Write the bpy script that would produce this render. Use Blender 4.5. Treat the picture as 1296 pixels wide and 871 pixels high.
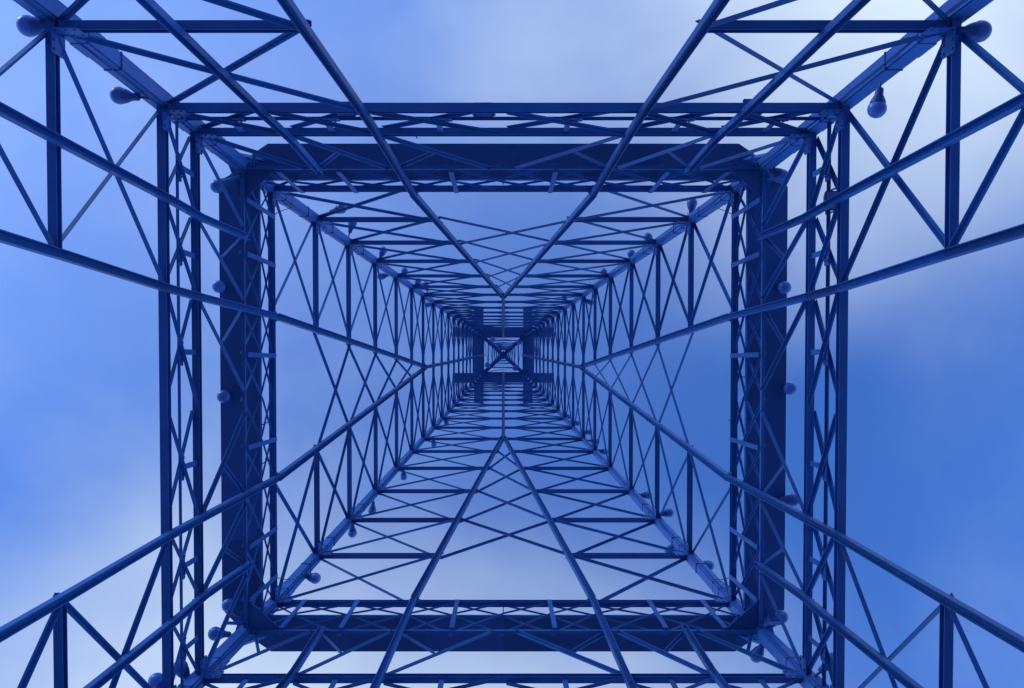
import bpy, bmesh, math, random
from mathutils import Vector, Matrix
R = math.radians
random.seed(7)
for o in list(bpy.data.objects): bpy.data.objects.remove(o)
S = bpy.context.scene
C = S.collection

# ---------------------------------------------------------------- camera
F = 950.0            # focal length in pixels of the 1296 px wide photograph
VX, VY = 637.0, 424.0   # where the plumb line meets the picture
W0 = 12.0            # width of the tower at eye height
RAT = 0.9            # depth / width of the tower
EYE = Vector((0.0, -1.21, 1.6))
cd = bpy.data.cameras.new('camera'); cam = bpy.data.objects.new('camera', cd); C.objects.link(cam)
cd.sensor_width = 36.0; cd.lens = F / 1296 * 36
TILT = 0.022         # the camera leans a little off the plumb line
PY = VY + F * math.tan(TILT)
cd.shift_x = (648 - VX) / 1296; cd.shift_y = (PY - 435.5) / 1296
cd.clip_start = 0.05; cd.clip_end = 20000
cam.location = EYE
cam.rotation_euler = (math.pi - TILT, 0, 0)      # straight up, picture right = +X, picture down = +Y
S.camera = cam

# ---------------------------------------------------------------- world, sun, exposure
SUN_EL, SUN_DIR = R(20), Vector((-0.75, -0.66, 0)).normalized()
world = bpy.data.worlds.new('World'); S.world = world; world.use_nodes = True
nt = world.node_tree; N = nt.nodes; L = nt.links
N.clear()
def nd(t, **k):
    n = N.new(t)
    for a, v in k.items(): setattr(n, a, v)
    return n
sky = nd('ShaderNodeTexSky', sky_type='NISHITA', sun_disc=False)
sky.sun_elevation = SUN_EL; sky.sun_rotation = math.atan2(SUN_DIR.x, SUN_DIR.y)
sky.altitude = 200; sky.air_density = 1.0; sky.dust_density = 0.0; sky.ozone_density = 2.0
tc = nd('ShaderNodeTexCoord')
sep = nd('ShaderNodeSeparateXYZ'); L.new(tc.outputs['Generated'], sep.inputs[0])
zc = nd('ShaderNodeMath', operation='MAXIMUM'); L.new(sep.outputs[2], zc.inputs[0]); zc.inputs[1].default_value = 0.12
dx = nd('ShaderNodeMath', operation='DIVIDE'); L.new(sep.outputs[0], dx.inputs[0]); L.new(zc.outputs[0], dx.inputs[1])
dy = nd('ShaderNodeMath', operation='DIVIDE'); L.new(sep.outputs[1], dy.inputs[0]); L.new(zc.outputs[0], dy.inputs[1])
cmb = nd('ShaderNodeCombineXYZ'); L.new(dx.outputs[0], cmb.inputs[0]); L.new(dy.outputs[0], cmb.inputs[1]); cmb.inputs[2].default_value = 3.7
n1 = nd('ShaderNodeTexNoise'); L.new(cmb.outputs[0], n1.inputs['Vector'])
n1.inputs['Scale'].default_value = 1.7; n1.inputs['Detail'].default_value = 9; n1.inputs['Roughness'].default_value = 0.49; n1.inputs['Distortion'].default_value = 0.3
def vmath(op, a, b):
    n = nd('ShaderNodeVectorMath', operation=op)
    for k, v in ((0, a), (1, b)):
        if hasattr(v, 'links'): L.new(v, n.inputs[k])
        else: n.inputs[k].default_value = v
    return n.outputs[1 if op == 'LENGTH' else 0]
def fmath(op, a, b):
    n = nd('ShaderNodeMath', operation=op)
    for k, v in ((0, a), (1, b)):
        if hasattr(v, 'links'): L.new(v, n.inputs[k])
        else: n.inputs[k].default_value = v
    return n.outputs[0]
wob = vmath('SCALE', vmath('SUBTRACT', n1.outputs['Color'], (.5, .5, .5)), (0, 0, 0)); wob.node.inputs['Scale'].default_value = 0.5
pos = vmath('ADD', cmb.outputs[0], wob)
def bank(cx, cy, rx, ry, amt):        # a pale bank, thin cloud and added brightness alike, with a ragged soft edge
    q = vmath('MULTIPLY', vmath('SUBTRACT', pos, (cx, cy, 3.7)), (1 / rx, 1 / ry, 0))
    ln = vmath('LENGTH', q, (0, 0, 0))
    m = nd('ShaderNodeMapRange', interpolation_type='SMOOTHSTEP'); L.new(ln, m.inputs['Value'])
    m.inputs['From Min'].default_value = 1.0; m.inputs['From Max'].default_value = 0.0; m.inputs['To Min'].default_value = 0.0; m.inputs['To Max'].default_value = amt
    return m.outputs[0]
base = nd('ShaderNodeMapRange', interpolation_type='SMOOTHERSTEP'); L.new(n1.outputs['Fac'], base.inputs['Value'])
base.inputs['From Min'].default_value = 0.38; base.inputs['From Max'].default_value = 0.85; base.inputs['To Max'].default_value = 0.30
cov = base.outputs[0]
for b_ in ((.50, -.58, .72, .66, 1.0), (-.30, .62, .88, .54, .95), (-.48, -.40, 1.0, .95, .16), (1.9, -1.0, 1.3, .8, .7), (-1.7, 1.1, 1.0, 1.2, .6), (-1.6, -1.2, 1.2, .8, .6)):  # upper right and lower banks are added, standing in for white overlay brightness
    inv = fmath('MULTIPLY', fmath('SUBTRACT', 1.0, cov), fmath('SUBTRACT', 1.0, bank(*b_)))
    cov = fmath('SUBTRACT', 1.0, inv)
tint = nd('ShaderNodeMix', data_type='RGBA', blend_type='MULTIPLY'); tint.inputs['Factor'].default_value = 1.0
L.new(sky.outputs[0], tint.inputs[6]); tint.inputs[7].default_value = (0.70, 1.28, 2.42, 1)      # deep blue of the day
mx = nd('ShaderNodeMix', data_type='RGBA')
L.new(cov, mx.inputs['Factor']); L.new(tint.outputs[2], mx.inputs[6]); mx.inputs[7].default_value = (5.3, 6.3, 7.3, 1)   # pale tone of thin cloud and of the added banks
bg = nd('ShaderNodeBackground'); L.new(mx.outputs[2], bg.inputs['Color']); bg.inputs['Strength'].default_value = 0.14
wo = nd('ShaderNodeOutputWorld'); L.new(bg.outputs[0], wo.inputs['Surface'])

sd = bpy.data.lights.new('sun', 'SUN'); sun = bpy.data.objects.new('sun', sd); C.objects.link(sun)
sd.energy = 0.6; sd.angle = R(10); sd.color = (1.0, 0.97, 0.93)
sv = Vector((SUN_DIR.x * math.cos(SUN_EL), SUN_DIR.y * math.cos(SUN_EL), math.sin(SUN_EL)))
sun.rotation_euler = sv.to_track_quat('Z', 'Y').to_euler(); sun.location = sv * 120

S.view_settings.view_transform = 'Standard'; S.view_settings.look = 'None'
S.view_settings.exposure = 0.08; S.view_settings.gamma = 1.0; S.view_settings.use_curve_mapping = False

# ---------------------------------------------------------------- materials
def mat(name, col, col2, rough=0.5, metal=0.0, scale=2.0, bump=0.0, spec=0.4, wear=None, wear_amt=0.0):
    m = bpy.data.materials.new(name); m.use_nodes = True
    t = m.node_tree; n = t.nodes; l = t.links
    b = n['Principled BSDF']
    g = n.new('ShaderNodeNewGeometry')
    a = n.new('ShaderNodeTexNoise'); a.inputs['Scale'].default_value = scale; a.inputs['Detail'].default_value = 6; a.inputs['Roughness'].default_value = 0.6
    l.new(g.outputs['Position'], a.inputs['Vector'])
    r = n.new('ShaderNodeMapRange'); l.new(a.outputs['Fac'], r.inputs['Value']); r.inputs['From Min'].default_value = 0.32; r.inputs['From Max'].default_value = 0.68
    x = n.new('ShaderNodeMix'); x.data_type = 'RGBA'; l.new(r.outputs[0], x.inputs['Factor'])
    x.inputs[6].default_value = (*col, 1); x.inputs[7].default_value = (*col2, 1)
    out = x.outputs[2]
    if wear:
        a2 = n.new('ShaderNodeTexNoise'); a2.inputs['Scale'].default_value = scale * 4.5; a2.inputs['Detail'].default_value = 8; a2.inputs['Roughness'].default_value = 0.7
        l.new(g.outputs['Position'], a2.inputs['Vector'])
        r2 = n.new('ShaderNodeMapRange'); l.new(a2.outputs['Fac'], r2.inputs['Value']); r2.inputs['From Min'].default_value = 0.60; r2.inputs['From Max'].default_value = 0.70; r2.inputs['To Max'].default_value = wear_amt
        x2 = n.new('ShaderNodeMix'); x2.data_type = 'RGBA'; l.new(r2.outputs[0], x2.inputs['Factor']); l.new(out, x2.inputs[6]); x2.inputs[7].default_value = (*wear, 1)
        out = x2.outputs[2]
    oi = n.new('ShaderNodeObjectInfo'); hv = n.new('ShaderNodeHueSaturation')       # every member was painted on another day
    rv = n.new('ShaderNodeMapRange'); l.new(oi.outputs['Random'], rv.inputs['Value']); rv.inputs['To Min'].default_value = 0.80; rv.inputs['To Max'].default_value = 1.18
    l.new(rv.outputs[0], hv.inputs['Value']); l.new(out, hv.inputs['Color']); out = hv.outputs['Color']
    l.new(out, b.inputs['Base Color'])
    rr = n.new('ShaderNodeMapRange'); l.new(a.outputs['Fac'], rr.inputs['Value']); rr.inputs['To Min'].default_value = rough - 0.1; rr.inputs['To Max'].default_value = rough + 0.12
    l.new(rr.outputs[0], b.inputs['Roughness'])
    b.inputs['Metallic'].default_value = metal; b.inputs['Specular IOR Level'].default_value = spec
    if bump:
        bn = n.new('ShaderNodeTexNoise'); bn.inputs['Scale'].default_value = scale * 14; bn.inputs['Detail'].default_value = 4; l.new(g.outputs['Position'], bn.inputs['Vector'])
        bb = n.new('ShaderNodeBump'); bb.inputs['Strength'].default_value = bump; bb.inputs['Distance'].default_value = 0.01; l.new(bn.outputs['Fac'], bb.inputs['Height']); l.new(bb.outputs[0], b.inputs['Normal'])
    return m
STEEL = mat('blue_painted_steel', (0.022, 0.098, 0.30), (0.034, 0.130, 0.36), 0.5, 0, 1.7, 0.03, 0.25, (0.035, 0.07, 0.20), 0.6)
LEGM = mat('blue_painted_leg_steel', (0.028, 0.115, 0.36), (0.042, 0.148, 0.43), 0.48, 0, 1.3, 0.04, 0.3, (0.04, 0.08, 0.22), 0.6)
DECK = mat('dark_gallery_plate', (0.024, 0.08, 0.24), (0.032, 0.10, 0.28), 0.6, 0, 0.8, 0.1, 0.3, (0.02, 0.05, 0.15), 0.5)
GLOBE = mat('milky_lamp_glass', (0.065, 0.15, 0.42), (0.085, 0.18, 0.47), 0.32, 0, 5.0, 0, 0.5)
SOCK = mat('lamp_socket_metal', (0.035, 0.08, 0.24), (0.05, 0.10, 0.30), 0.45, 0.2, 6.0)
CABLE = mat('dark_blue_cable', (0.022, 0.05, 0.15), (0.03, 0.065, 0.18), 0.6)
CONC = mat('concrete', (0.30, 0.30, 0.30), (0.38, 0.37, 0.35), 0.85, 0, 3.0, 0.3, 0.2)
PAVE = mat('pale_paving', (0.24, 0.26, 0.30), (0.33, 0.35, 0.38), 0.85, 0, 0.9, 0.3, 0.2)

# ---------------------------------------------------------------- helpers
def link(name, me, m, parent=None, mtx=None):
    if m and not me.materials: me.materials.append(m)
    o = bpy.data.objects.new(name, me); C.objects.link(o)
    if mtx is not None: o.matrix_world = mtx
    if parent is not None:
        o.parent = parent
        o.matrix_parent_inverse = parent.matrix_basis.inverted()
    return o
def tag(o, label=None, cat=None, group=None, kind=None):
    for k, v in (('label', label), ('category', cat), ('group', group), ('kind', kind)):
        if v: o[k] = v
    return o
def empty(name, loc=(0, 0, 0)):
    o = bpy.data.objects.new(name, None); C.objects.link(o); o.location = loc; o.empty_display_size = 0.2
    return o
def profile_mesh(name, pts):
    """unit-length extrusion along +Z of a closed profile"""
    bm = bmesh.new()
    lo = [bm.verts.new((x, y, 0)) for x, y in pts]; hi = [bm.verts.new((x, y, 1)) for x, y in pts]
    n = len(pts)
    for i in range(n): bm.faces.new((lo[i], lo[(i + 1) % n], hi[(i + 1) % n], hi[i]))
    bm.faces.new(lo[::-1]); bm.faces.new(hi)
    bmesh.ops.recalc_face_normals(bm, faces=bm.faces)
    me = bpy.data.meshes.new(name); bm.to_mesh(me); bm.free(); return me
_pc = {}
def prof(kind, a, b=None, t=None, m=None):
    key = (kind, a, b, t, m.name)
    if key in _pc: return _pc[key]
    b = b or a; h, k = a / 2, b / 2
    if kind == 'box': pts = [(-h, -k), (h, -k), (h, k), (-h, k)]
    elif kind == 'L':   # flange in the face plane and one standing inwards (+y)
        pts = [(-h, -k), (h, -k), (h, -k + t), (-h + t, -k + t), (-h + t, k), (-h, k)]
    elif kind == 'M':   # the angle turned the other way round
        pts = [(-h, -k), (h, -k), (h, k), (h - t, k), (h - t, -k + t), (-h, -k + t)]
    elif kind == 'U':   # channel
        pts = [(-h, -k), (h, -k), (h, k), (h - t, k), (h - t, -k + t), (-h + t, -k + t), (-h + t, k), (-h, k)]
    elif kind == 'I':
        s = t / 2
        pts = [(-h, -k), (h, -k), (h, -k + t), (s, -k + t), (s, k - t), (h, k - t), (h, k), (-h, k), (-h, k - t), (-s, k - t), (-s, -k + t), (-h, -k + t)]
    me = profile_mesh(kind + '_section', pts); me.materials.append(m); _pc[key] = me
    return me
def frame(p0, p1, nrm):
    z = (p1 - p0); ln = z.length; z = z / ln
    y = nrm - z * nrm.dot(z)
    y = y.normalized(); x = y.cross(z)
    M = Matrix(((x.x, y.x, z.x * ln, p0.x), (x.y, y.y, z.y * ln, p0.y), (x.z, y.z, z.z * ln, p0.z), (0, 0, 0, 1)))
    return M
def bar(name, p0, p1, nrm, kind, a, b=None, t=0.012, m=None, parent=None, off=0.0):
    m = m or STEEL
    p0 = p0 + nrm * off; p1 = p1 + nrm * off
    return link(name, prof(kind, a, b, t, m), m, parent, frame(p0, p1, nrm))

# tower geometry ------------------------------------------------
def zp(p): return F * W0 / (p + 200.0)              # height above the eye where the tower is p pixels wide
def wid(h): return W0 - (200.0 / F) * h             # width of the tower at height h above the eye
NRM = [Vector((0, 1, 0)), Vector((-1, 0, 0)), Vector((0, -1, 0)), Vector((1, 0, 0))]   # inward, faces: far, right, near, left
HDK = zp(585)
def ratio(h): return RAT - .002 * max(0, HDK - h)      # the foot is a little shallower
def cyo(h): return -.028 * max(0, HDK - h)             # and leans a little to the far side
def P(h, f, t):
    w = wid(h); a, b = w / 2, w / 2 * ratio(h); c = cyo(h)
    x, y = [(t * a, c - b), (a, c + t * b), (t * a, c + b), (-a, c + t * b)][f]
    return Vector((x, y, h + EYE.z))
hG = -EYE.z
LV = {'Y': 3.7, 'Z': zp(1615), 'A': zp(1131), 'B': zp(857), 'C': zp(776), 'E1': zp(660), 'E2': zp(612), 'D': zp(585)}
UP = [585, 474, 391, 324, 271, 232, 203, 177, 156, 139, 125, 113, 102, 93, 84, 76, 69, 63, 57, 52]
HU = [zp(p) for p in UP]
APEX = 6
SP = [50, 38, 28, 22, 17, 13, 9, 6]
HS = [zp(p) for p in SP]
M1 = {'G': .50, 'Y': .475, 'Z': .45, 'A': .43, 'B': .405, 'C': .40, 'E1': .392, 'E2': .39, 'D': .388}
M2 = {'Y': .735, 'Z': .725, 'A': .712, 'B': .70, 'C': .69, 'E1': .70}
def vt(h):   # converging main chords above the gallery
    return .388 * wid(LV['D']) * (HU[APEX] - h) / (HU[APEX] - LV['D']) / wid(h)

# ---------------------------------------------------------------- ground
me = bpy.data.meshes.new('ground'); s = 3000
me.from_pydata([(-s, -s, 0), (s, -s, 0), (s, s, 0), (-s, s, 0)], [], [(0, 1, 2, 3)])
tag(link('ground', me, PAVE), kind='structure')

# ---------------------------------------------------------------- the tower
T = empty('lattice_tower')
tag(T, 'tall blue steel lattice tower seen from inside its base, tapering upwards', 'tower')

# corner legs
SG = [(-1, -1), (1, -1), (1, 1), (-1, 1)]
def corner(h, c):
    w = wid(h) / 2
    return Vector((SG[c][0] * w, cyo(h) + SG[c][1] * w * ratio(h) - (.027 if SG[c][1] < 0 else 0) * min(HDK - zp(1131), max(0, HDK - h)), h + EYE.z))
HTOP = zp(3)
def leg_section(h):   # side of the leg's box section
    return max(.08, .245 - .14 * max(0, h) / 45.0)
def leg_mesh(c, h0, h1, grow=0.0, groove=0.022):
    bm = bmesh.new(); rings = []
    sx, sy = -SG[c][0], -SG[c][1]     # towards the tower axis
    for h in ((h0, zp(1131), HDK, h1) if h0 < HDK < h1 else (h0, h1)):
        s = leg_section(h) / 2 + grow; p = corner(h, c); g = groove
        pts = [(-s, -s), (s, -s), (s, s - g), (s - g, s - g), (s - g, s), (-s, s)]
        rings.append([bm.verts.new((p.x + sx * x, p.y + sy * y, p.z)) for x, y in pts])
    n = len(rings[0])
    for ra, rb in zip(rings, rings[1:]):
        for i in range(n): bm.faces.new((ra[i], ra[(i + 1) % n], rb[(i + 1) % n], rb[i]))
    bm.faces.new(rings[0][::-1]); bm.faces.new(rings[-1])
    bmesh.ops.recalc_face_normals(bm, faces=bm.faces)
    me = bpy.data.meshes.new('leg'); bm.to_mesh(me); bm.free(); return me
def tube_mesh(name, pts, r, n=6):
    bm = bmesh.new(); rings = []
    for i, p in enumerate(pts):
        d = (pts[min(i + 1, len(pts) - 1)] - pts[max(i - 1, 0)]).normalized()
        u = d.orthogonal().normalized(); v = d.cross(u)
        rings.append([bm.verts.new(p + (u * math.cos(k * 2 * math.pi / n) + v * math.sin(k * 2 * math.pi / n)) * r) for k in range(n)])
    for a, b in zip(rings, rings[1:]):
        for k in range(n): bm.faces.new((a[k], a[(k + 1) % n], b[(k + 1) % n], b[k]))
    bm.faces.new(rings[0][::-1]); bm.faces.new(rings[-1])
    bmesh.ops.recalc_face_normals(bm, faces=bm.faces)
    for f in bm.faces: f.smooth = True
    me = bpy.data.meshes.new(name); bm.to_mesh(me); bm.free(); return me
levels_all = [LV[k] for k in ('Z', 'A', 'B', 'C', 'E1', 'D')] + HU[1:]
for c in range(4):
    leg = link('leg', leg_mesh(c, hG + .3, HTOP), LEGM, T)
    for i, h in enumerate(levels_all[:-5]):
        hh = h + (.55 if i > 5 else .62)
        link('splice_plate', leg_mesh(c, hh - .16, hh + .16, .009, .02), LEGM, leg)
    # footing
    p = corner(hG, c)
    bm = bmesh.new(); bmesh.ops.create_cube(bm, size=1.0)
    for v in bm.verts:
        k = .75 if v.co.z > 0 else 1.1
        v.co = Vector((p.x + v.co.x * k, p.y + v.co.y * k, .175 + v.co.z * .35))
    bmesh.ops.bevel(bm, geom=bm.edges[:], offset=.02, segments=2, affect='EDGES')
    me = bpy.data.meshes.new('footing'); bm.to_mesh(me); bm.free(); link('footing', me, CONC, T)
    # supply cable of the lamps, clipped along the leg
    sx, sy = -SG[c][0], -SG[c][1]
    pts = []
    k = 0; h = 5.0
    while h < 40:
        s = leg_section(h) / 2
        q = corner(h, c); wob = .012 * math.sin(k * 1.9 + c) + random.uniform(-.012, .012)
        pts.append(q + Vector((sx * (s + .018) if c % 2 else sx * (s * .3 + wob), sy * (s * .3 + wob) if c % 2 else sy * (s + .018), 0)))
        h += .45; k += 1
    link('cable', tube_mesh('cable', pts, .009), CABLE, T)

# horizontals, main chords, braces, face by face
plate_cache = {}
def plate(p, nrm, a, b, off, name='gusset_plate', along=None):
    key = (round(a, 3), round(b, 3))
    if key not in plate_cache:
        h, k, q = a / 2, b / 2, min(a, b) * .12
        plate_cache[key] = None
        bm = bmesh.new()
        pts = [(-h + q, -k), (h - q, -k), (h, -k + q), (h, k - q), (h - q, k), (-h + q, k), (-h, k - q), (-h, -k + q)]
        lo = [bm.verts.new((x, -.007, y)) for x, y in pts]; hi = [bm.verts.new((x, .007, y)) for x, y in pts]
        for i in range(8): bm.faces.new((lo[i], lo[(i + 1) % 8], hi[(i + 1) % 8], hi[i]))
        bm.faces.new(lo[::-1]); bm.faces.new(hi)
        if min(a, b) > .14:          # bolt heads
            for bx_ in (-.33, 0, .33):
                for by_ in (-.32, .32):
                    for sd_ in (-1, 1):
                        ring = [(a * bx_ + .017 * math.cos(i * math.pi / 3), b * by_ + .017 * math.sin(i * math.pi / 3)) for i in range(6)]
                        l2 = [bm.verts.new((x, sd_ * .0068, y)) for x, y in ring]; h2_ = [bm.verts.new((x, sd_ * .021, y)) for x, y in ring]
                        for i in range(6): bm.faces.new((l2[i], l2[(i + 1) % 6], h2_[(i + 1) % 6], h2_[i]))
                        bm.faces.new(h2_); bm.faces.new(l2[::-1])
        bmesh.ops.recalc_face_normals(bm, faces=bm.faces)
        me = bpy.data.meshes.new('gusset_plate'); bm.to_mesh(me); bm.free(); plate_cache[key] = me
    z = (along or Vector((0, 0, 1))).normalized(); y = (nrm - z * nrm.dot(z)).normalized(); x = y.cross(z)
    q = p + nrm * off
    M = Matrix(((x.x, y.x, z.x, q.x), (x.y, y.y, z.y, q.y), (x.z, y.z, z.z, q.z), (0, 0, 0, 1)))
    return link(name, plate_cache[key], STEEL, T, M)

for f in range(4):
    n = NRM[f]
    def hb(h, t0, t1, a=.102, b=.105, kind='U', off=0.0, name='horizontal_beam', t=.012):
        if f in (1, 3) and h < HDK - .5 and t0 < -.9: t0 = -1.022
        return bar(name, P(h, f, t0), P(h, f, t1), n, kind, a, b, t, STEEL, T, off)
    def db(h0, t0, h1, t1, a=.058, off=0.05, kind='L', name='diagonal_brace', b=None, t=.009):
        return bar(name, P(h0, f, t0), P(h1, f, t1), n, kind, a, b or a, t, STEEL, T, off)
    def ends(h):   # face fraction at which a beam meets the leg
        return 1 - leg_section(h) * .9 / wid(h)
    # --- flared legs below the lower frame
    for nm in ('Y', 'Z', 'A'):
        h = LV[nm]
        for s_ in (-1, 1): hb(h, s_ * ends(h), s_ * (M1[nm] + .008))
    for a_, b_ in (('Y', 'Z'), ('Z', 'A'), ('A', 'B')):
        for s_ in (-1, 1):
            db(LV[a_], s_ * .985, LV[b_], s_ * M1[b_], .062, .045, 'L', 'leg_brace')
            db(LV[a_], s_ * M1[a_], LV[b_], s_ * .985, .062, -.045, 'M', 'leg_brace')
    # --- main chords
    seq = [('G', hG), ('Y', LV['Y']), ('Z', LV['Z']), ('A', LV['A']), ('B', LV['B']), ('C', LV['C']), ('D', LV['D'])]
    for s_ in (-1, 1):
        for (a_, h0), (b_, h1) in zip(seq, seq[1:]):
            db(h0, s_ * M1[a_], h1, s_ * M1[b_], .115, .105, 'U', 'main_chord', .08, .012)
        for a_, b_ in (('Y', 'Z'), ('Z', 'A'), ('A', 'B'), ('B', 'C'), ('C', 'E1')):
            db(LV[a_], s_ * M2[a_], LV[b_], s_ * M2[b_], .11, .105, 'U', 'main_chord', .08, .012)
        bar('main_chord', P(LV['D'], f, s_ * vt(LV['D'])), P(HU[APEX], f, s_ * .004), n, 'U', .135, .09, .012, STEEL, T, .105)
        plate(P(LV['D'], f, s_ * M1['D']), n, .22, .16, .056)
        # footing of the main chord
        p = P(hG, f, s_ * M1['G']) + n * .1
        bm = bmesh.new(); bmesh.ops.create_cube(bm, size=1.0)
        for v in bm.verts: v.co = Vector((p.x + v.co.x * .5, p.y + v.co.y * .5, .1 + v.co.z * .2))
        me = bpy.data.meshes.new('footing'); bm.to_mesh(me); bm.free(); link('footing', me, CONC, T)
    bar('main_chord', P(HU[APEX], f, 0), P(HU[-1] + .3, f, 0), n, 'U', .125, .09, .012, STEEL, T, .1)
    plate(P(HU[APEX], f, 0), n, .34, .34, .05)
    # --- lower lattice frame B - C
    hB, hC, hM = LV['B'], LV['C'], (LV['B'] + LV['C']) / 2
    hb(hB, -ends(hB), ends(hB), .112, .12); hb(hC, -ends(hC), ends(hC), .105, .11)
    hb(hM, -ends(hM), ends(hM), .045, .045, 'L', -.03, 'lattice_chord', .008)
    nodes = [-.985, -.695, -.402, 0, .402, .695, .985]
    for t0, t1 in zip(nodes, nodes[1:]):
        db(hB + .05, t0 * .97 + t1 * .03, hC - .05, t1 * .97 + t0 * .03, .058, .035, 'L', 'lattice_bar'); db(hB + .07, t1 * .96 + t0 * .04, hC - .04, t0 * .97 + t1 * .03, .058, -.045, 'M', 'lattice_bar')
        tm = (t0 + t1) / 2
        hb_ = P(hM, f, tm)
        bar('lattice_post', P(hM - .02, f, tm), P(hC - .06, f, tm), n, 'box', .085, .012, .01, STEEL, T, .015)
        plate(hb_, n, .15, .42, -.012, along=P(hM, f, 1) - P(hM, f, -1))
    # --- web C - E1 under the gallery
    h1 = LV['E1']
    for s_ in (-1, 1):
        for t0, t1, tb in ((.985, .745, .96), (.69, .435, .70), (.40, .045, .395)):
            db(hC, s_ * t0, h1, s_ * t1, .06, .04, 'L', 'web_brace')
            hm = (hC * .52 + h1 * .48); tm = t0 * .52 + t1 * .48; hm, tm = hm * .9 + h1 * .1, tm * .9 + tb * .1
            db(hm, s_ * tm, h1, s_ * tb, .055, .01, 'M', 'web_brace')
    # --- gallery girder E1 - E2 - D
    h2, hD = LV['E2'], LV['D']
    hb(h1, -ends(h1), ends(h1), .06, .06, 'box', .02, 'girder_chord', .009)
    hb(h2, -ends(h2), ends(h2), .045, .05, 'box', -.045, 'girder_chord', .009)
    hb(hD, -ends(hD), ends(hD), .105, .11)
    gn = [-.985, -.86, -.63, -.39, -.2, 0, .2, .39, .63, .86, .985]
    for t0, t1 in zip(gn, gn[1:]):
        db(h1, t0, h2, t1, .036, .02, 'L', 'lattice_bar', None, .006); db(h1, t1, h2, t0, .036, -.03, 'M', 'lattice_bar', None, .006)
        db(h2, t0, hD, t1, .036, .02, 'L', 'lattice_bar', None, .006); db(h2, t1, hD, t0, .036, -.03, 'M', 'lattice_bar', None, .006)
    for t0 in (-.86, -.63, -.2, .2, .63, .86):
        bar('lattice_post', P(h1, f, t0), P(hD - .05, f, t0), n, 'box', .085, .014, .01, STEEL, T, .092)
    # --- panels above the gallery
    for i, h in enumerate(HU):
        sz = .108 - .04 * i / len(HU)
        if 0 < i < APEX:
            for s_ in (-1, 1):
                hb(h, s_ * ends(h), s_ * vt(h), sz, sz)
                plate(P(h, f, s_ * vt(h)), n, .16, .10, .056)
        elif i >= APEX:
            hb(h, -ends(h), ends(h), sz, sz)
        if i:
            g = .36 - .008 * i
            for s_ in (-1, 1):
                plate(P(h, f, s_ * (1 - .16 / wid(h) * 2)), n, g, g, .062)
        if i + 1 < len(HU):
            hn = HU[i + 1]; d = .056 - .022 * i / len(HU)
            if i < APEX:
                for s_ in (-1, 1):
                    db(h, s_ * .985, hn, s_ * vt(hn), d, .045); db(h, s_ * vt(h), hn, s_ * .985, d, -.045, 'M')
                if i:
                    db(h, vt(h), hn, -vt(hn), d, .04); db(h, -vt(h), hn, vt(hn), d, -.05, 'M')
            elif i < 13:
                for s_ in (-1, 1):
                    db(h, s_ * .985, hn, 0, d, .045); db(h, 0, hn, s_ * .985, d, -.045, 'M')
            else:
                db(h, -.97, hn, .97, d, .045, 'L', 'top_brace'); db(h, .97, hn, -.97, d, -.045, 'M', 'top_brace')
    for nm in ('Z', 'A', 'B', 'C', 'D'):
        for s_ in (-1, 1):
            plate(P(LV[nm], f, s_ * (1 - .2 / wid(LV[nm]) * 2)), n, .30, .26, .062)
    # --- spire above the top cradle
    for i, h in enumerate(HS):
        hb(h, -.97, .97, .07, .07, 'L', 0, 'horizontal_beam', .01)
        if i + 1 < len(HS):
            db(h, -.97, HS[i + 1], .97, .03, .02, 'L', 'top_brace', None, .006)

# mast
bar('mast', Vector((0, 0, HS[-2] + EYE.z)), Vector((0, 0, zp(0) + EYE.z + 2)), Vector((0, 1, 0)), 'box', .09, .09, .01, STEEL, T)

# gallery deck round the tower ---------------------------------------------
hF = LV['E2'] + .02
ox, oy = 717 / 2 * hF / F, 645 / 2 * hF / F
ix, iy = wid(hF) / 2 + .03, wid(hF) / 2 * RAT + .03
zF = hF + EYE.z
k = hF / F
def slab(name, poly, z0, z1, m, parent):
    bm = bmesh.new()
    lo = [bm.verts.new((x, y, z0)) for x, y in poly]; hi = [bm.verts.new((x, y, z1)) for x, y in poly]
    q = len(poly)
    for i in range(q): bm.faces.new((lo[i], lo[(i + 1) % q], hi[(i + 1) % q], hi[i]))
    bm.faces.new(lo[::-1]); bm.faces.new(hi); bmesh.ops.recalc_face_normals(bm, faces=bm.faces)
    me = bpy.data.meshes.new(name); bm.to_mesh(me); bm.free(); return link(name, me, m, parent)
c1, c2 = 62 * k, 54 * k
xs, ys = ox - c1, oy - c2
NP = 6
for s_ in (-1, 1):
    for j in range(NP):       # deck plates of the long sides, each side six plates
        a, b = -xs + 2 * xs * j / NP, -xs + 2 * xs * (j + 1) / NP
        slab('deck_plate', [(a, s_ * iy), (b, s_ * iy), (b, s_ * oy), (a, s_ * oy)], zF, zF + .07, DECK, T)
        a, b = -ys + 2 * ys * j / NP, -ys + 2 * ys * (j + 1) / NP
        slab('deck_plate', [(s_ * ix, a), (s_ * ix, b), (s_ * ox, b), (s_ * ox, a)], zF, zF + .07, DECK, T)
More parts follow.
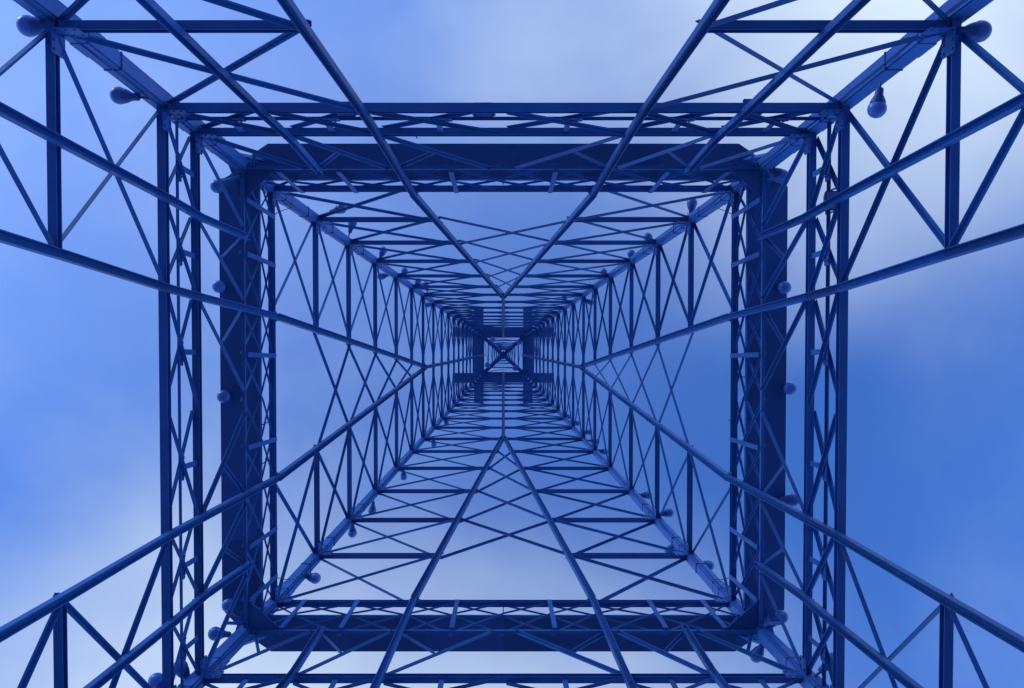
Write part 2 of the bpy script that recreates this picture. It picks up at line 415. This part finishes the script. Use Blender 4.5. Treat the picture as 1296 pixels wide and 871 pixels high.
    # deck edge angles
for sx in (-1, 1):
    for sy in (-1, 1):
        pl = [(xs, iy), (xs, oy), (ox - 31 * k, oy - 21 * k), (ox, ys), (ix, ys), (ix, iy)]
        slab('corner_deck_plate', [(sx * x, sy * y) for x, y in pl], zF + .003, zF + .073, DECK, T)
        q0 = corner(LV['E1'], SG.index((sx, sy)))
        slab('corner_plate', [(q0.x + sx * .05, q0.y + sy * .05), (q0.x - sx * .62, q0.y + sy * .05), (q0.x - sx * .62, q0.y - sy * .06), (q0.x - sx * .06, q0.y - sy * .56), (q0.x + sx * .05, q0.y - sy * .56)], q0.z + .04, q0.z + .055, DECK, T)
        # corner brackets: from the leg up and out to the deck's corner
        c = SG.index((sx, sy))
        p0 = corner(LV['E1'] - .5, c)
        for tx, ty in ((ox - 56 * k, oy - 22 * k), (ox - 26 * k, oy - 52 * k), (ox - 40 * k, oy - 32 * k)):
            bar('deck_bracket', p0, Vector((sx * tx, sy * ty, zF - .01)), Vector((sx, -sy, .2)).normalized(), 'L', .085, .085, .01, STEEL, T)
# top cradle ----------------------------------------------------------------
hK = zp(52); zk = hK + EYE.z; kk = hK / F
for s_ in (-1, 1):
    bar('cradle_girder', Vector((s_ * 31 * kk, -61 * kk, zk)), Vector((s_ * 31 * kk, 61 * kk, zk)), Vector((0, 0, 1)), 'I', .56, .5, .03, STEEL, T)
    bar('cradle_girder', Vector((-64 * kk, s_ * 29 * kk, zk + .03)), Vector((64 * kk, s_ * 29 * kk, zk + .03)), Vector((0, 0, 1)), 'I', .56, .5, .03, STEEL, T)
hx = hK - .38
for a, b in ((0, 2), (1, 3)):
    bar('cross_member', corner(hx, a) + Vector((0, 0, .02 * a)), corner(hx, b) + Vector((0, 0, .02 * a)), Vector((0, 0, 1)), 'box', .21, .1, .01, STEEL, T)
slab('cross_plate', [(-.24, 0), (0, -.24), (.24, 0), (0, .24)], hx + EYE.z - .08, hx + EYE.z - .056, STEEL, T)

# ---------------------------------------------------------------- globe lamps
def lathe(name, prf, m, n=20):
    bm = bmesh.new(); rings = []
    for r, z in prf:
        rings.append([bm.verts.new((r * math.cos(i * 2 * math.pi / n), r * math.sin(i * 2 * math.pi / n), z)) for i in range(n)])
    for a, b in zip(rings, rings[1:]):
        for i in range(n): bm.faces.new((a[i], a[(i + 1) % n], b[(i + 1) % n], b[i]))
    bm.faces.new(rings[0][::-1]); bm.faces.new(rings[-1])
    bmesh.ops.recalc_face_normals(bm, faces=bm.faces)
    for f in bm.faces: f.smooth = len(f.verts) == 4
    me = bpy.data.meshes.new(name); bm.to_mesh(me); bm.free(); me.materials.append(m); return me
RG = .118
globe_me = lathe('globe', [(.088, -.075)] + [(RG * math.sin(a), -RG * math.cos(a)) for a in [R(50 + 130 * i / 12) for i in range(0, 12)]] + [(.006, RG)], GLOBE)
socket_me = lathe('socket', [(.045, -.27), (.05, -.25), (.055, -.18), (.085, -.12), (.098, -.085), (.098, -.06), (.09, -.06)], SOCK)
arm_me = profile_mesh('bracket_arm', [(.018 * math.cos(i * math.pi / 4), .018 * math.sin(i * math.pi / 4)) for i in range(8)]); arm_me.materials.append(SOCK)
def at(u, v, h):
    a, b = (u - VX) / F, (v - PY) / F; c, s_ = math.cos(TILT), math.sin(TILT)
    d = Vector((a, b * c + s_, c - b * s_))
    return d * (h / d.z) + EYE
def lamp(g, a, label, h=None, hang=False, sc=1.0):
    """globe at picture point g, arm from picture point a on a leg; both at the height of the leg there"""
    if h is None:
        h = zp(2 * abs(a[0] - VX))
    pg, pa = at(*g, h), at(*a, h)
    if hang: pa = pg + Vector((0, 0, .27 * sc + .02))
    d = (pg - pa); dist = d.length; d = d.normalized()
    if dist < .30 * sc and not hang: pa = pg - d * .30 * sc; dist = .30 * sc
    root = empty('globe_lamp', pa)
    tag(root, label, 'lamp', 'globe lamps fixed to the tower')
    bpy.context.view_layer.update()
    q = d.to_track_quat('Z', 'Y').to_matrix().to_4x4()
    M = Matrix.Translation(pg) @ q @ Matrix.Scale(sc, 4)
    link('globe', globe_me, None, root, M); link('socket', socket_me, None, root, M)
    ln = max(.03, dist - .22 * sc)
    link('bracket_arm', arm_me, None, root, Matrix.Translation(pg) @ q @ Matrix.Translation((0, 0, -.25 * sc - ln)) @ Matrix.Diagonal((1, 1, ln + .02, 1)))
lamps = [
 # lower flared legs
 ((36, 33), (72, 32), 'globe lamp pointing outwards at the wide leg joint below the lower lattice frame', None),
 ((1240, 40), (1205, 40), 'globe lamp pointing outwards at the wide leg joint below the lower lattice frame', None),
 ((151, 121), (186, 124), 'globe lamp on a bracket midway along the leg just below the lower lattice frame', None),
 ((1110, 138), (1114, 108), 'globe lamp on a bracket midway along the leg just below the lower lattice frame', None),
 # corner of the gallery
 ((275, 236), (305, 216), 'globe lamp on the leg right under the corner of the gallery deck', None),
 ((990, 223), (968, 208), 'globe lamp on the leg right under the corner of the gallery deck', None),
 ((272, 802), (302, 804), 'globe lamp on the leg right under the corner of the gallery deck', None),
 ((989, 781), (968, 798), 'globe lamp on the leg right under the corner of the gallery deck', None),
 ((957, 830), (972, 806), 'globe lamp on the leg right under the corner of the gallery deck', None),
 ((1054, 836), (1032, 856), 'globe lamp inside the corner of the lower lattice frame', None),
 ((228, 845), (245, 868), 'globe lamp inside the corner of the lower lattice frame', None),
 ((198, 862), (225, 880), 'globe lamp beside the leg at the foot of the lower lattice frame', None),
 # outer edge of the gallery deck
 ((277, 363), (300, 363), 'globe lamp poking out past the outer edge of the gallery deck', hF - .28),
 ((283, 502), (305, 502), 'globe lamp poking out past the outer edge of the gallery deck', hF - .28),
 ((993, 364), (972, 364), 'globe lamp poking out past the outer edge of the gallery deck', hF - .28),
 ((1000, 492), (975, 492), 'globe lamp poking out past the outer edge of the gallery deck', hF - .28),
 ((1004, 633), (980, 632), 'globe lamp on a sideways socket at the outer edge of the gallery deck', hF - .12),
 ((289, 766), (305, 782), 'globe lamp below the cut corner of the gallery deck', hF - .28),
]
NL = ['first', 'second', 'third', 'fourth', 'fifth', 'sixth', 'seventh', 'eighth', 'ninth', 'tenth', 'eleventh', 'twelfth']
up = [((432, 264), (404, 273)), ((446, 282), (441, 300)), ((485, 317), (480, 330)), ((482, 350), (497, 347)), ((512, 343), (510, 353)),
      ((529, 356), (526, 365)), ((539, 360), (542, 373)), ((541, 386), (553, 384)),
      ((876, 257), (874, 274)), ((820, 300), (826, 313)), ((799, 321), (800, 333)), ((764, 344), (768, 352)), ((748, 383), (738, 378)), ((714, 376), (718, 386)),
      ((399, 732), (380, 728)), ((446, 675), (446, 662)), ((471, 647), (473, 632)), ((511, 604), (510, 594)), ((549, 563), (548, 553)), ((565, 536), (562, 527)),
      ((820, 627), (806, 627)), ((847, 649), (832, 652)), ((847, 698), (856, 684)), ((897, 716), (882, 714)), ((766, 572), (754, 570)), ((755, 559), (743, 557)), ((746, 547), (734, 547)), ((731, 536), (721, 533)), ((720, 528), (712, 524))]
for g, a in up:
    p = 2 * abs(a[0] - VX)
    i = min(range(1, len(UP)), key=lambda j: abs(UP[j] - p))
    lamps.append((g, a, 'globe lamp on a leg near the %s horizontal beam above the gallery' % NL[min(i, 12) - 1], None))
for g, a, lb, h in lamps: lamp(g, a, lb, h, 'poking' in lb)
for g, a in (((623, 430), (618, 426)), ((657, 433), (661, 427)), ((617, 462), (613, 470)), ((652, 466), (660, 471))):
    lamp(g, a, 'globe lamp on the crossed beams in the opening of the top girders', hx - .35, True, 1.45)

# ---------------------------------------------------------------- loose wires and cable clamps
for c in range(4):
    for h in (HU[0] + .75, HU[0] + 1.7, HU[1] + .9, LV['A'] + 1.1, LV['B'] + .35, HU[2] + 1.0):
        link('cable_clamp', leg_mesh(c, h - .011, h + .011, .010, .001), CABLE, T)
    a = corner(HU[0] + .8, c); b = P(LV['D'] + .02, 1 if SG[c][0] > 0 else 3, SG[c][1] * .87)
    pts = []
    for i in range(9):
        t = i / 8; pts.append(a.lerp(b, t) + Vector((0, 0, -.10 * math.sin(math.pi * t))) + Vector((-SG[c][0] * .14, -SG[c][1] * .14, 0)) * (1 - t))
    link('wire', tube_mesh('wire', pts, .008), CABLE, T)
for f, t0, h in ((0, -.29, LV['C']), (0, .0, LV['E2']), (1, -.1, LV['E2']), (3, .12, LV['E2']), (3, .3, LV['E2']), (2, 0, LV['E2']), (1, .12, LV['D'])):
    a = P(h, f, t0); b = a - NRM[f] * .02 + Vector((0, 0, .42))
    link('wire_rod', tube_mesh('wire_rod', [a, a.lerp(b, .5), b], .010), CABLE, T)
for c in range(4):     # wire ends sticking out from the clamps
    for h in HU[1:7]:
        a = corner(h + .25, c); d = Vector((SG[c][0] * random.uniform(-.6, .9), SG[c][1] * random.uniform(-.6, .9), random.uniform(-.2, .3)))
        d = d.normalized() * random.uniform(.2, .32)
        link('wire', tube_mesh('wire', [a, a + d * .6, a + d + Vector((.02, -.03, .03))], .006, 5), CABLE, T)

# ---------------------------------------------------------------- floodlights on the lower frame
def floodlight(p, nrm, label):
    root = empty('floodlight', p); tag(root, label, 'floodlight', 'floodlights on the lower lattice frame')
    bpy.context.view_layer.update()
    z = Vector((0, 0, 1)); x = nrm.cross(z).normalized()
    M = Matrix(((x.x, nrm.x, 0, p.x), (x.y, nrm.y, 0, p.y), (0, 0, 1, p.z), (0, 0, 0, 1)))
    bm = bmesh.new(); bmesh.ops.create_cube(bm, size=1)
    for v in bm.verts:
        kx = .30 if v.co.z < 0 else .19
        v.co = Vector((v.co.x * kx, v.co.y * (.24 if v.co.z < 0 else .15), v.co.z * .17))
    bmesh.ops.bevel(bm, geom=bm.edges[:], offset=.012, segments=2, affect='EDGES')
    me = bpy.data.meshes.new('housing'); bm.to_mesh(me); bm.free(); link('housing', me, SOCK, root, M)
    bm = bmesh.new(); bmesh.ops.create_cube(bm, size=1)
    for v in bm.verts: v.co = Vector((v.co.x * .25, v.co.y * .19, v.co.z * .012 - .09))
    me = bpy.data.meshes.new('lens'); bm.to_mesh(me); bm.free(); link('lens', me, GLOBE, root, M)
    bm = bmesh.new()
    for a, b in (((-.165, 0, -.02), (.012, .04, .30)), ((.165, 0, -.02), (.012, .04, .30)), ((0, 0, .137), (.342, .04, .012))):
        r = bmesh.ops.create_cube(bm, size=1)
        for v in r['verts']: v.co = Vector((v.co.x * b[0] + a[0], v.co.y * b[1] + a[1], v.co.z * b[2] + a[2]))
    me = bpy.data.meshes.new('yoke'); bm.to_mesh(me); bm.free(); link('yoke', me, SOCK, root, M)
hM = (LV['B'] + LV['C']) / 2
floodlight(P(hM - .02, 0, -.06) + NRM[0] * -.12, NRM[0], 'boxy floodlight hung midway along the lower lattice frame')
floodlight(P(hM - .05, 0, -.48) + NRM[0] * -.12, NRM[0], 'boxy floodlight beside a main chord on the lower lattice frame')
floodlight(P(hM - .05, 0, .76) + NRM[0] * -.16, NRM[0], 'boxy floodlight near the corner of the lower lattice frame, behind its horizontal beams')
floodlight(P(hM - .02, 1, -.72) + NRM[1] * -.05, NRM[1], 'boxy floodlight on a side of the lower lattice frame where bars cross')
